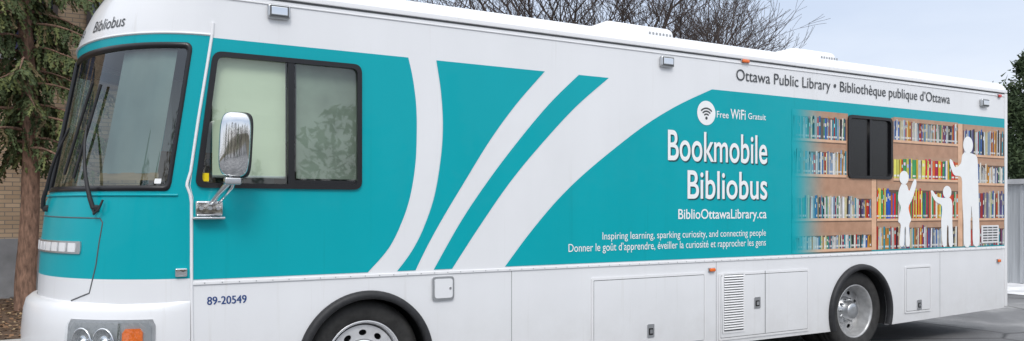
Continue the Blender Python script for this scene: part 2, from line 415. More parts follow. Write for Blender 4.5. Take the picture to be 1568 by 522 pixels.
for (va,vb,xl,p,wm) in ((187,217,wr,pal,.03),(244,274,wr,palc,.09),(286,334,xs1b,palc,.04),(345,379,xs1b,pal,.035)):
    z1,z0=zat(1415,va)+.03,max(zat(1415,vb),zb); books(xl,xs2,z0,z1,p,.93,.016,wm)
    if z0>zb+.01: shelfline(xl,xs2,z0)
for (va,vb) in ((198,237),(250,280),(291,334),(348,378)):
    z1,z0=zat(1500,va)+.03,max(zat(1500,vb),zb); books(xs2b,xB,z0,z1,pal,.93,.016,.036)
    if z0>zb+.01: shelfline(xs2b,xB,z0)
pr(xs1,xs1b,zb,rw[2],-.0069,woodl); pr(xs1b,xs1b+.015,zb,rw[2],-.0068,(.2,.11,.07))
pr(xs2,xs2b,zb,zt,-.0083,woodl); pr(xs2b,xs2b+.018,zb,zt,-.0082,(.2,.11,.07))
mo=mesh_obj('bookshelf_mural',MV,MF,M_print,bus)
ca=mo.data.color_attributes.new('Col','FLOAT_COLOR','CORNER'); data=[]
for c in MC: data+= [*c,1]*4
ca.data.foreach_set('color',data)
Y_S=-.0105
def sil(name,head,body):
    hx,hv,rx,rv=head; c=m(hx,hv); r1=abs(m(hx+rx,hv)[0]-c[0]); r2=abs(m(hx,hv-rv)[1]-c[1])
    sheet(name+'_head',[circ(c[0],c[1],r1,r2)],Y_S-.0012,M_whiteink,bus)
    sheet(name+'_body',[sm([m(*p) for p in body+[body[0]]],4)[:-1]],Y_S,M_whiteink,bus)
sil('man_silhouette',(1481,222,7.5,13),[(1476,233),(1472,238),(1470,250),(1462,256),(1457,246),(1453,244),(1454,254),(1460,268),(1471,272),(1472,300),(1474,340),(1475,374),(1484,375),(1485,340),(1486,315),(1488,340),(1489,373),(1498,373),(1498,330),(1497,290),(1496,250),(1494,239),(1487,235)])
sil('girl_silhouette',(1383,272,7,10.5),[(1379,282),(1375,292),(1374,306),(1378,318),(1374,338),(1378,345),(1376,374),(1383,375),(1384,350),(1386,350),(1386,375),(1392,374),(1391,345),(1394,336),(1390,318),(1396,304),(1402,282),(1400,274),(1396,280),(1391,292),(1387,283)])
sil('child_silhouette',(1449,294,6.5,9.5),[(1444,303),(1434,301),(1427,292),(1424,294),(1431,308),(1441,316),(1440,340),(1442,374),(1448,375),(1449,348),(1451,348),(1452,375),(1458,374),(1457,340),(1457,312),(1453,303)])
# ---- lettering
def text(name,s,x0,x1,zbase,cap,mat,y=-.0065,bold=0.0,parent=bus,body=None):
    def mk(t):
        cu=bpy.data.curves.new(name,'FONT'); cu.body=t; cu.offset=bold; cu.fill_mode='BOTH'; cu.resolution_u=6
        o=bpy.data.objects.new('t',cu); COL.objects.link(o); bpy.context.view_layer.update()
        me=bpy.data.meshes.new_from_object(o.evaluated_get(bpy.context.evaluated_depsgraph_get()))
        bpy.data.objects.remove(o); bpy.data.curves.remove(cu); return me
    h=mk('H'); H=max(q.co.y for q in h.vertices); bpy.data.meshes.remove(h)
    me=mk(s); xa=min(q.co.x for q in me.vertices); xb=max(q.co.x for q in me.vertices)
    sx_=(x1-x0)/(xb-xa); sz=cap/H
    for q in me.vertices: q.co=(x0+(q.co.x-xa)*sx_,y,zbase+q.co.y*sz)
    me.materials.clear(); me.materials.append(mat)
    o=bpy.data.objects.new(name,me); COL.objects.link(o); o.parent=parent; return o
def tx(name,s,u0,u1,vb0,vb1,vtop0,mat,**k):
    a=m(u0,vb0); b2=m(u1,vb1); z=(a[1]+b2[1])/2; cap=m(u0,vtop0)[1]-a[1]
    return text(name,s,a[0],b2[0],z,cap,mat,**k)
tx('lettering_library','Ottawa Public Library \u2022 Biblioth\u00e8que publique d\u2019Ottawa',1127,1454,121,160,104,M_darkink,bold=.0)
tx('lettering_free','Free',1097,1115,180,181,170,M_whiteink,bold=.004)
tx('lettering_wifi','WiFi',1118,1141,182,183,167,M_whiteink,bold=.012)
tx('lettering_gratuit','Gratuit',1145,1172,182,184,173,M_whiteink,bold=.004)
for nme,mt,yy,dx,dz in (('shadow',M_shadowink,-.0055,.016,-.014),('face',M_whiteink,-.0075,0,0)):
    for s,u0,u1,a,b_,c in (('Bookmobile',1022,1174,245,250,199),('Bibliobus',1052,1174,303,305,260)):
        o=tx('lettering_%s_%s'%(s.lower(),nme),s,u0,u1,a,b_,c,mt,y=yy,bold=.010); o.location=(dx,0,dz)
tx('lettering_web','BiblioOttawaLibrary.ca',1038,1173,334,335,319,M_whiteink,bold=.009)
tx('lettering_tagline_en','Inspiring learning, sparking curiosity, and connecting people',922,1172,364,363,353,M_whiteink,bold=.0)
tx('lettering_tagline_fr','Donner le go\u00fbt d\u2019apprendre, \u00e9veiller la curiosit\u00e9 et rapprocher les gens',870,1172,383,378,371,M_whiteink,bold=.0)
tx('lettering_number','89-20549',317,377,466,464,454,M_blueink,bold=.0,y=-.003)
tx('lettering_number_weight','89-20549',317.6,377.6,466,464,454,M_blueink,bold=.0,y=-.0035)
c=m(1081,173); R=.125
sheet('wifi_disc',[circ(c[0],c[1],R,n=40)],-.0065,M_whiteink,bus)
def arcband(cx,cz,r0,r1,a0,a1,n=14):
    return [(cx+r1*math.cos(math.radians(a0+(a1-a0)*k/n)),cz+r1*math.sin(math.radians(a0+(a1-a0)*k/n))) for k in range(n+1)]+[(cx+r0*math.cos(math.radians(a1+(a0-a1)*k/n)),cz+r0*math.sin(math.radians(a1+(a0-a1)*k/n))) for k in range(n+1)]
for r0 in (.035,.065,.095): sheet('wifi_arc',[arcband(c[0],c[1]-.055,r0,r0+.016,45,135)],-.008,M_darkink,bus)
sheet('wifi_dot',[circ(c[0],c[1]-.053,.016)],-.008,M_darkink,bus)
def captext(s,t0,t1,z,cap):
    o=text('cap_lettering',s,0,1,0,1,M_darkink,bold=.0)
    for q in o.data.vertices:
        u=q.co.x; w=q.co.z; q.co=S(t0+(t1-t0)*u,z+w*cap,.004)
captext('Bibliobus',64,42,3.02,.085)
captext('Bookmobile',104,75,3.02,.085)
# ---- side window
sheet('window_frame',[wloop,rpoly(winin,.05)],-.006,M_gasket,bus,.016)
xd0,xd1=.672,.722
sheet('window_divider',[rect(xd0,xd1,1.87,2.815)],-.004,M_gasket,bus,.012)
sheet('window_glass',[rpoly([(.16,2.815),(1.225,2.815),(1.225,1.87),(.045,1.87)],.05)],.004,M_glass,bus)
sheet('window_inner_rail',[rect(xd1-.01,1.22,1.885,1.915)],-.002,M_gasket,bus,.004)
def pleat(name,x0,x1,z0,z1,y,mat,n=40,amp=.004):
    v=[];f=[]
    for k in range(n+1):
        z=z0+(z1-z0)*k/n; yy=y+(amp if k%2 else 0)
        v+=[(x0,yy,z),(x1,yy,z)]
    for k in range(n): f.append((2*k,2*k+1,2*k+3,2*k+2))
    return mesh_obj(name,v,f,mat,bus)
pleat('blind_left',.14,.668,1.94,2.86,.050,M_blind,8,.002)
box('blind_bottom_bar',.14,.668,.045,.060,1.925,1.945,M_satin,bus,.004)
pleat('blind_right',.755,1.26,1.93,2.86,.070,M_blind2,8,.002)
sheet('warning_sticker',[rect(m(307,270)[0],m(320,270)[0],1.895,1.955)],.0025,M_yellow,bus)
# small rear window
sheet('rear_window_frame',[rr(*rw,.07),rr(rw[0]+.035,rw[1]-.035,rw[2]+.035,rw[3]-.035,.05)],-.008,M_gasket,bus,.014)
xm=(rw[0]+rw[1])/2
sheet('rear_window_divider',[rect(xm-.018,xm+.018,rw[2]+.02,rw[3]-.02)],-.006,M_gasket,bus,.010)
sheet('rear_window_glass',[rr(rw[0]+.02,rw[1]-.02,rw[2]+.02,rw[3]-.02,.05)],.004,M_dglass,bus)
# wall vent
a=m(1501,345);b2=m(1527,371)
sheet('vent_frame',[rr(a[0],b2[0],b2[1],a[1],.01)],-.016,M_whitetrim,bus,.004)
for k in range(6):
    z=b2[1]+.03+k*(a[1]-b2[1]-.06)/5
    for q in range(3):
        xx=a[0]+.03+q*(b2[0]-a[0]-.05)/3
        sheet('vent_slot',[rect(xx,xx+(b2[0]-a[0]-.05)/3-.015,z-.009,z+.009)],-.0215,M_gap,bus)
# ---- lower compartments
def panel(name,u0,u1,vt,vb,zbot=None):
    xa,xb=m(u0,vt)[0],m(u1,vt)[0]; z1=m(u0,vt)[1]; z0=zbot if zbot else m(u0,vb)[1]
    sheet(name+'_frame',[rr(xa,xb,z0,z1,.015),rr(xa+.022,xb-.022,z0+.022,z1-.022,.01)],-.006,M_whitetrim,bus,.004)
    sheet(name+'_gap',[rect(xa+.02,xb-.02,z0+.02,z1-.02)],-.002,M_gap,bus)
    sheet(name+'_door',[rr(xa+.028,xb-.028,z0+.028,z1-.028,.01)],-.007,M_white,bus,.004)
    return xa,xb,z0,z1
panel('storage_bay',905,1080,426,0,.33)
g=panel('generator_bay',1100,1238,419,0,.33)
panel('rear_bay',1385,1425,408,480)
xa,xb=m(1105,420)[0],m(1139,420)[0]
sheet('louvre_frame',[rect(xa,xb,.40,1.03),rect(xa+.02,xb-.02,.42,1.01)],-.014,M_whitetrim,bus,.003)
sheet('louvre_back',[rect(xa+.01,xb-.01,.41,1.02)],-.0115,M_gap,bus)
for k in range(22):
    z=.43+k*.0262
    mesh_obj('louvre_%d'%k,[(xa+.02,-.012,z+.006),(xb-.02,-.012,z+.006),(xb-.02,-.024,z+.008),(xa+.02,-.024,z+.008),(xa+.02,-.012,z+.022),(xb-.02,-.012,z+.022)],[(0,1,2,3),(3,2,5,4)],M_whitetrim,bus)
xq=m(1170,420)[0]; sheet('bay_split',[rect(xq,xq+.008,.36,1.03)],-.0125,M_gap,bus)
def latch(u,v,w=.09,h=.12):
    x,z=m(u,v)
    sheet('latch_plate',[rr(x-w/2,x+w/2,z-h/2,z+h/2,.012)],-.015,M_satin,bus,.004)
    sheet('latch_pocket',[rr(x-w*.32,x+w*.32,z-h*.32,z+h*.2,.008)],-.0205,M_dark,bus)
    sheet('latch_handle',[rr(x-w*.2,x+w*.2,z-h*.2,z+h*.1,.006)],-.024,M_chrome,bus,.002)
latch(1158,463); latch(995,506,.085,.13); latch(1406,466)
x0_,z1_=m(661,424); x1_,z0_=m(694,458)
sheet('fuel_door_frame',[rr(x0_,x1_,z0_,z1_,.03)],-.012,M_satin,bus,.008)
sheet('fuel_door',[rr(x0_+.018,x1_-.018,z0_+.018,z1_-.018,.022)],-.024,M_white,bus,.004)
sheet('fuel_door_lock',[circ(x1_-.04,(z0_+z1_)/2,.011)],-.030,M_chrome,bus,.002)
def marker(u,v,w,h,mat):
    x,z=m(u,v); box('marker_base',x-w/2-.008,x+w/2+.008,-.012,0,z-h/2-.006,z+h/2+.006,M_satin,bus,.004); box('marker_light',x-w/2,x+w/2,-.032,-.012,z-h/2,z+h/2,mat,bus,.009)
marker(1089,413,.075,.035,M_orange); marker(1140,94,.10,.035,M_orange); marker(1528,399,.06,.04,M_orange); marker(1529,147,.06,.04,M_red)
def scene_light(u,v):
    x,z=m(u,v)
    box('scene_light_housing',x-.085,x+.085,-.045,-.0,z-.055,z+.055,M_satin,bus,.022,4)
    box('scene_light_bezel_gap',x-.070,x+.070,-.047,-.04,z-.042,z+.042,M_gap,bus,.016,3)
    box('scene_light_lens',x-.060,x+.060,-.054,-.042,z-.032,z+.032,M_chrome,bus,.012,3)
scene_light(426,19); scene_light(1019,95); scene_light(1505,158)
c=S(4.5,1.245,.012); box('nose_marker',c.x-.04,c.x+.04,c.y-.012,c.y+.015,c.z-.03,c.z+.03,M_chrome,bus,.008)
for X in (2.62,5.05,8.9): sheet('panel_seam',[rect(X,X+.004,.30,1.148)],-.0012,M_gap,bus)
for k in range(86):
    X=.08+k*.12; box('belt_rivet',X-.004,X+.004,-.0125,-.009,1.159,1.167,M_satin,bus)
# ---- mirror
box('mirror_mount',.015,.20,-.055,-.004,1.645,1.755,M_chrome,bus,.015,3)
for q in (.05,.11,.165): tube('mirror_mount_bolt',[(q,-.07,1.70),(q,-.05,1.70)],.013,M_satin,bus)
box('mirror_mount_shelf',.0,.21,-.085,-.005,1.622,1.640,M_chrome,bus,.006)
tube('mirror_arm',[(.12,-.06,1.74),(.15,-.14,1.80),(.19,-.23,1.86),(.215,-.28,1.90),(.225,-.30,1.96)],.020,M_chrome,bus,4)
tube('mirror_arm_brace',[(.17,-.05,1.74),(.20,-.15,1.79),(.23,-.24,1.85),(.235,-.29,1.90)],.012,M_chrome,bus,4)
box('mirror_clamp',.165,.275,-.335,-.255,1.865,1.915,M_satin,bus,.012,3)
def superq(name,c,sx_,sy_,sz_,e1,e2,rotz,mat,parent,tilt=0,tx_=0):
    v=[];f=[];nu,nv=48,36
    def sp(v_,e): return math.copysign(abs(v_)**e,v_)
    R=Matrix.Rotation(rotz,3,'Z')@Matrix.Rotation(tilt,3,'Y')@Matrix.Rotation(tx_,3,'X')
    for i in range(nv+1):
        ph=-math.pi/2+math.pi*i/nv
        for j in range(nu):
            th=2*math.pi*j/nu
            p=Vector((sx_*sp(math.cos(ph),e1)*sp(math.cos(th),e2),sy_*sp(math.cos(ph),e1)*sp(math.sin(th),e2),sz_*sp(math.sin(ph),e1)))
            v.append(Vector(c)+R@p)
    for i in range(nv):
        for j in range(nu): f.append((i*nu+j,i*nu+(j+1)%nu,(i+1)*nu+(j+1)%nu,(i+1)*nu+j))
    return mesh_obj(name,v,f,mat,parent,True)
superq('mirror_head',(.235,-.31,2.145),.105,.062,.225,.50,.85,math.radians(-14),M_chrome,bus,math.radians(3),math.radians(3))
superq('mirror_head_rim',(.262,-.282,2.145),.095,.05,.229,.38,.6,math.radians(-12),M_black,bus,math.radians(3))
tube('antenna',[(.09,.02,3.22),(.105,.0,3.30),(.17,-.02,3.55)],.008,M_black,bus)
# wipers
def wiper(base,tip,b0,b1):
    p=[S(base[0],base[1],.03)]
    for k in range(1,9):
        t=k/8; p.append(S(base[0]+(tip[0]-base[0])*t,base[1]+(tip[1]-base[1])*t,.035+.03*math.sin(math.pi*t)))
    tube('wiper_arm',p,.012,M_black,bus,radii=[1.4-.8*k/8 for k in range(9)])
    tube('wiper_blade',[S(b0[0]+(b1[0]-b0[0])*k/10,b0[1]+(b1[1]-b0[1])*k/10,.024) for k in range(11)],.011,M_black,bus)
    c=S(*base,.01); box('wiper_pivot',c.x-.025,c.x+.025,c.y-.025,c.y+.025,c.z-.025,c.z+.025,M_black,bus,.012)
wiper((40,1.70),(52,2.30),(55,1.92),(49,2.60))
wiper((78,1.70),(66,2.30),(63,1.95),(55,2.62))
tube('wiper_link',[S(40,1.70,.03),S(38.5,1.66,.05),S(36.5,1.69,.05),S(36,1.76,.03)],.008,M_black,bus)
# interior
rim=[S(t,1.80,-.05) for t in range(6,175,6)]
pts=[(p.x,p.y) for p in rim]+[(.12,2.35),(.12,.10)]
n=len(pts)
mesh_obj('dashboard',[(x,y,1.80) for x,y in pts]+[(x,y,1.3) for x,y in pts],[tuple(range(n))]+[(i,(i+1)%n,n+(i+1)%n,n+i) for i in range(n)],M_dash,bus)
box('dash_hood',-.25,.05,.3,.95,1.78,1.90,M_dash,bus,.04)
box('cab_bulkhead',1.55,1.58,.05,2.4,1.14,3.24,M_int,bus)
rim=[S(t,3.0,-.05) for t in range(6,175,6)]; pts=[(p.x,p.y) for p in rim]+[(1.55,2.35),(1.55,.08)]; n=len(pts)
mesh_obj('cab_headliner',[(x,y,2.97) for x,y in pts],[tuple(range(n))],M_int,bus)
box('far_curtain',.12,.80,2.36,2.38,1.75,2.95,M_intlight,bus)
# folding silver sunshade behind the near half of the windshield (two flat leaves)
v=[];f=[]; K=20
for k in range(K+1):
    t=16.0+29*k/K; of=-.055-.020*abs(((k/K*2)%1)-.5)
    for z in (1.95,2.2,2.5,2.84): v.append(S(t,z,of))
for k in range(K):
    for j in range(3): f.append((k*4+j,k*4+4+j,k*4+5+j,k*4+1+j))
mesh_obj('windshield_sunshade',v,f,M_shade,bus,True)
patch('sunshade_lower_trim',S,15,46,1.90,1.955,-.06,M_wood,12,2,.01,.01)
box('cab_wood_panel',-.10,.5,2.2,2.24,1.80,2.25,M_wood,bus)
box('driver_seat',.75,.90,.35,.85,1.2,2.25,M_dash,bus,.06); box('driver_seat_base',.35,.85,.35,.85,1.15,1.35,M_dash,bus,.05)
tube('steering_wheel',[(.12+.07*math.sin(a),.6+.22*math.cos(a),1.88+.2*math.sin(a)) for a in [2*math.pi*k/28 for k in range(28)]],.014,M_black,bus,cyc=True)
patch('windshield_sticker',S,12.5,15.5,1.875,1.91,.001,M_whiteink,3,2,.002,.001)
# ---- wheels
def wheel(nm,cx,cz,rear):
    e=nm
    lathe(e+'_tyre',[(.30,.10),(.318,.075),(.34,.062),(.40,.052),(.44,.06),(.468,.085),(.478,.115),(.478,.15),(.468,.152),(.468,.162),(.479,.164),(.479,.21),(.469,.212),(.469,.222),(.479,.224),(.478,.27),(.465,.30),(.40,.33),(.30,.30)],cx,cz,M_tyre,bus,n=72)
    if rear: lathe(e+'_inner_tyre',[(.30,.42),(.40,.37),(.46,.39),(.478,.43),(.478,.58),(.44,.64),(.3,.62)],cx,cz,M_tyre,bus)
    lathe(e+'_rim',[(.322,.086),(.314,.072),(.300,.080),(.292,.10),(.288,.13),(.274,.16),(.268,.26),(.262,.30)],cx,cz,M_steel if rear else M_rimwhite,bus,n=72)
    yd=.235 if rear else .125
    nh=8 if rear else 10
    loops=[circ(cx,cz,.276,n=60)]
    for k in range(nh):
        a=2*math.pi*(k+.5)/nh
        loops.append([(cx+.215*math.cos(a)+.030*math.cos(q)*(-math.sin(a))*1.1+.022*math.sin(q)*math.cos(a)*1.1,cz+.215*math.sin(a)+.030*math.cos(q)*math.cos(a)*1.1+.022*math.sin(q)*math.sin(a)*1.1) for q in [2*math.pi*j/16 for j in range(16)]])
    sheet(e+'_disc',loops,yd,M_steel if rear else M_rimwhite,bus,.006)
    lathe(e+'_drum',[(.001,yd+.06),(.262,yd+.06),(.262,yd+.2)],cx,cz,M_dark,bus)
    if rear: lathe(e+'_hub',[(.165,.232),(.15,.20),(.105,.185),(.10,.11),(.085,.095),(.04,.09),(.001,.09)],cx,cz,M_satin,bus)
    else: lathe(e+'_hub',[(.165,.118),(.155,.10),(.10,.095),(.09,.06),(.075,.045),(.001,.04)],cx,cz,M_chrome,bus)
    for k in range(10):
        a=2*math.pi*k/10; rr_=.135
        tube(e+'_lug',[(cx+rr_*math.cos(a),yd-.01,cz+rr_*math.sin(a)),(cx+rr_*math.cos(a),(.155 if rear else .07),cz+rr_*math.sin(a))],.014,M_chrome,bus,2)
    lathe(e+'_arch_flare',[(.505,.02),(.500,-.035),(.512,-.048),(.550,-.042),(.562,-.025),(.566,.0)],cx,cz,M_black,bus,-20,200,48)
    lathe(e+'_well',[(.535,.03),(.56,.75),(.001,.75)],cx,cz,M_dark,bus,-20,200,32)
wheel('front_wheel',*FW,False); wheel('rear_wheel',*RW,True)
for nm,cc in (('front_wheel_far',FW),('rear_wheel_far',RW)):
    lathe(nm,[(.001,.0),(.30,.0),(.42,-.02),(.478,.04),(.478,.22),(.44,.27),(.001,.27)],cc[0],cc[1],M_tyre,bus,y0=2.1)
box('rear_axle',RW[0]-.07,RW[0]+.07,.3,2.1,.42,.56,M_dark,bus)
# ---- roof equipment
def roof_ac(cx,l=1.0):
    box('roof_air_conditioner',cx-l/2,cx+l/2,.95,1.60,3.50,3.78,M_whitetrim,bus,.09,5)
    box('roof_air_conditioner_base',cx-l/2+.05,cx+l/2+.1,.9,1.65,3.48,3.56,M_whitetrim,bus,.03)
    for k in range(7): box('roof_ac_slat',cx+l*.1+k*.05,cx+l*.1+k*.05+.02,.943,.953,3.58,3.70,M_grey,bus)
roof_ac(4.85,1.0); roof_ac(7.75,.85)
box('roof_vent',9.3,9.75,.9,1.35,3.49,3.58,M_whitetrim,bus,.03); box('roof_vent_b',3.0,3.4,.9,1.3,3.49,3.58,M_whitetrim,bus,.03)
# ------------------------------------------------------------------ GROUND
def plane(name,x0,x1,y0,y1,z,mat):
    return mesh_obj(name,[(x0,y0,z),(x1,y0,z),(x1,y1,z),(x0,y1,z)],[(0,1,2,3)],mat)
mg,nt,b=new_mat('winter_grass'); v_=objcoord(nt)
c=ramp(nt,noise(nt,v_,.35,8,.65),[(.35,(.07,.065,.035)),(.55,(.12,.10,.06)),(.7,(.06,.07,.03))]); L(nt,c,b.inputs['Base Color']); b.inputs['Roughness'].default_value=.95
plane('ground',-500,700,-500,700,-.03,mg)
ma,nt,b=new_mat('asphalt'); v_=objcoord(nt)
n1=noise(nt,v_,.5,7,.65); n2=noise(nt,v_,60,3,.7)
c1=ramp(nt,n1,[(.35,(.13,.13,.135)),(.52,(.21,.21,.215)),(.68,(.42,.415,.41))])
c2=ramp(nt,n2,[(.3,(.55,.55,.55)),(.7,(1.0,1.0,1.0))])
vo=nt.nodes.new('ShaderNodeTexVoronoi'); vo.feature='DISTANCE_TO_EDGE'; vo.inputs['Scale'].default_value=.35
nd=nt.nodes.new('ShaderNodeMix'); nd.data_type='VECTOR'; nd.inputs['Factor'].default_value=.12
nn=nt.nodes.new('ShaderNodeTexNoise'); nn.inputs['Scale'].default_value=1.5; L(nt,v_,nn.inputs['Vector'])
L(nt,v_,nd.inputs['A']); L(nt,nn.outputs['Color'],nd.inputs['B']); L(nt,nd.outputs['Result'],vo.inputs['Vector'])
cr=ramp(nt,vo.outputs['Distance'],[(.0,(.25,.25,.25)),(.012,(1,1,1))])
L(nt,mixc(nt,1.0,mixc(nt,1.0,c1,c2,'MULTIPLY'),cr,'MULTIPLY'),b.inputs['Base Color']); b.inputs['Roughness'].default_value=.75
bump(nt,b,n2,.5,.006)
plane('asphalt_lot',-40,26,-40,30,0,ma)
mm2,nt,b=new_mat('mulch'); v_=objcoord(nt)
c=ramp(nt,noise(nt,v_,9,8,.7),[(.3,(.035,.022,.014)),(.5,(.10,.06,.035)),(.7,(.20,.13,.08))]); L(nt,c,b.inputs['Base Color']); b.inputs['Roughness'].default_value=.95
bump(nt,b,noise(nt,v_,25,5),1,.03)
plane('planting_bed',-14,4,5.15,11,.06,mm2)
mk_=simple('kerb_concrete',(.38,.37,.35),.85,var=.15,scale=8,bmp=.2)
box('kerb',-14,4.15,5.0,5.15,-.02,.13,mk_,None,.015)
plane('snow_strip',15.5,26,-1.0,4.2,.006,simple('thin_snow',(.62,.62,.63),.8,var=.25,scale=3))
v=[];f=[];idx=[]
for k in range(5200):
    x=random.uniform(-5,1.5); y=random.uniform(4.4 if random.random()<.1 else 5.2,11); z=(.062 if y>5.15 else .004)+random.random()*.03
    a=random.random()*6.28; s=random.uniform(.02,.05); i=len(v)
    dx,dy=math.cos(a)*s,math.sin(a)*s
    v+= [(x-dx,y-dy,z),(x+dy*.6,y-dx*.6,z+random.random()*.02),(x+dx,y+dy,z+random.random()*.02),(x-dy*.6,y+dx*.6,z)]
    f.append((i,i+1,i+2,i+3)); idx.append(random.choice((0,0,1,2)))
mesh_obj('leaf_litter',v,f,[simple('leaf_brown',(.22,.12,.06),.8),simple('leaf_tan',(.38,.27,.15),.8),simple('leaf_dark',(.08,.05,.03),.8)],None,False,idx)
# ------------------------------------------------------------------ BUILDING
bld=empty('brick_building')
mb,nt,b=new_mat('tan_brick')
tc=nt.nodes.new('ShaderNodeTexCoord'); sp3=nt.nodes.new('ShaderNodeSeparateXYZ'); cb=nt.nodes.new('ShaderNodeCombineXYZ')
L(nt,tc.outputs['Object'],sp3.inputs[0]); ad=nt.nodes.new('ShaderNodeMath'); L(nt,sp3.outputs['X'],ad.inputs[0]); L(nt,sp3.outputs['Y'],ad.inputs[1])
L(nt,ad.outputs[0],cb.inputs[0]); L(nt,sp3.outputs['Z'],cb.inputs[1])
br=nt.nodes.new('ShaderNodeTexBrick'); br.inputs['Scale'].default_value=1; br.inputs['Brick Width'].default_value=.24; br.inputs['Row Height'].default_value=.078
br.inputs['Mortar Size'].default_value=.008; br.inputs['Color1'].default_value=(.58,.42,.28,1); br.inputs['Color2'].default_value=(.44,.31,.20,1); br.inputs['Mortar'].default_value=(.24,.20,.16,1)
L(nt,cb.outputs[0],br.inputs['Vector']); L(nt,mixc(nt,.4,br.outputs['Color'],ramp(nt,noise(nt,cb.outputs[0],1.5,6),[(.3,(.6,.6,.6)),(.7,(1.,1.,1.))]),'MULTIPLY'),b.inputs['Base Color']); b.inputs['Roughness'].default_value=.9
bump(nt,b,br.outputs['Fac'],-.4,.01)
M_conc=simple('concrete_base',(.24,.24,.245),.85,var=.2,scale=3,bmp=.15)
box('brick_wall',-14,2.8,11,20,1.15,8.5,mb,bld)
box('foundation_wall',-14.05,2.85,10.96,20.02,0,1.15,M_conc,bld)
box('parapet_cap',-14.1,2.9,10.9,20.1,8.5,8.65,simple('metal_coping',(.10,.07,.05),.5),bld)
M_wf=simple('window_frame_bronze',(.06,.045,.04),.5); M_wg=simple('building_glass',(.05,.05,.10),.08,var=.4,scale=.7,coat=.5)
for k in range(7):
    x=-13+k*2.15-.35
    for z0,z1 in ((4.55,6.6),):
        box('upper_window_glass',x+.08,x+1.62,10.97,11.0-.005,z0,z1,M_wg,bld)
        for xx in (x,x+.78,x+1.6): box('upper_window_mullion',xx,xx+.08,10.92,10.995,z0-.06,z1+.06,M_wf,bld)
        box('upper_window_sill',x-.05,x+1.75,10.88,10.995,z0-.14,z0-.06,M_conc,bld); box('upper_window_head',x,x+1.68,10.915,10.993,z1,z1+.08,M_wf,bld)
box('timber_band',-14.02,2.82,10.94,10.998,4.0,4.30,simple('timber',(.16,.085,.045),.8,vs=(1,1,6)),bld)
box('entry_door',-6.5,-5.5,10.93,10.99,.0,2.2,M_wf,bld)
# ------------------------------------------------------------------ TREES
def tube_mesh(V,Fc,p0,p1,r0,r1,n=5):
    d=(p1-p0)
    if d.length<1e-5: return
    q=d.to_track_quat('Z','Y').to_matrix(); b=len(V)
    for p,r in ((p0,r0),(p1,r1)):
        for k in range(n):
            a=2*math.pi*k/n; V.append(p+q@Vector((r*math.cos(a),r*math.sin(a),0)))
    for k in range(n): Fc.append((b+k,b+(k+1)%n,b+n+(k+1)%n,b+n+k))
def bare_tree(name,x,y,h,seed,spread=.55,mat=None,depth=6):
    rnd=random.Random(seed); V=[];Fc=[]
    def grow(p,d,l,r,dep):
        seg=4; q=p.copy(); dd=d.copy()
        for s in range(seg):
            dd=(dd+Vector((rnd.uniform(-1,1),rnd.uniform(-1,1),rnd.uniform(-.5,.8)))*(.10 if dep>3 else .17)).normalized()
            n2=q+dd*l/seg; r1=r*(1-.10)
            tube_mesh(V,Fc,q,n2,max(r,.007),max(r1,.006),6 if dep>4 else (4 if dep>1 else 3)); q=n2; r=r1
            if dep>0 and s>=1 and rnd.random()<.8:
                ax=Vector((rnd.uniform(-1,1),rnd.uniform(-1,1),rnd.uniform(-.2,.5))).normalized()
                nd=(dd*(1-spread*.6)+ax*spread).normalized(); nd.z=abs(nd.z)*.8+.08; nd.normalize()
                grow(q.copy(),nd,l*rnd.uniform(.55,.8),r*.62,dep-1)
        if dep>0:
            for _ in range(2):
                ax=Vector((rnd.uniform(-1,1),rnd.uniform(-1,1),rnd.uniform(-.3,.5)))
                grow(q.copy(),(dd+ax*spread).normalized(),l*rnd.uniform(.6,.85),r*.72,dep-1)
    grow(Vector((0,0,-.05)),Vector((0,0,1)),h*.33,h*.021,depth-1)
    o=mesh_obj(name,V,Fc,mat,None,True); o.location=(x,y,0); return o
M_bark=simple('grey_bark',(.065,.048,.042),.9,var=.3)
bare_tree('bare_tree',10.6,13.5,10.5,3,.6,M_bark)
bare_tree('bare_tree.001',14.2,13.0,11.0,11,.6,M_bark)
bare_tree('bare_tree.002',18.3,14.2,11.0,5,.65,M_bark)
bare_tree('bare_tree.003',24.5,17.5,11.5,8,.6,M_bark)
bare_tree('bare_tree.004',15.0,17.0,12.5,21,.6,M_bark)
def foliage_mat(name,c1,c2,c3,sc=3):
    m_,nt,b=new_mat(name); n=noise(nt,objcoord(nt),sc,5,.7)
    L(nt,ramp(nt,n,[(.3,c1),(.5,c2),(.68,c3)]),b.inputs['Base Color']); b.inputs['Roughness'].default_value=.8; return m_
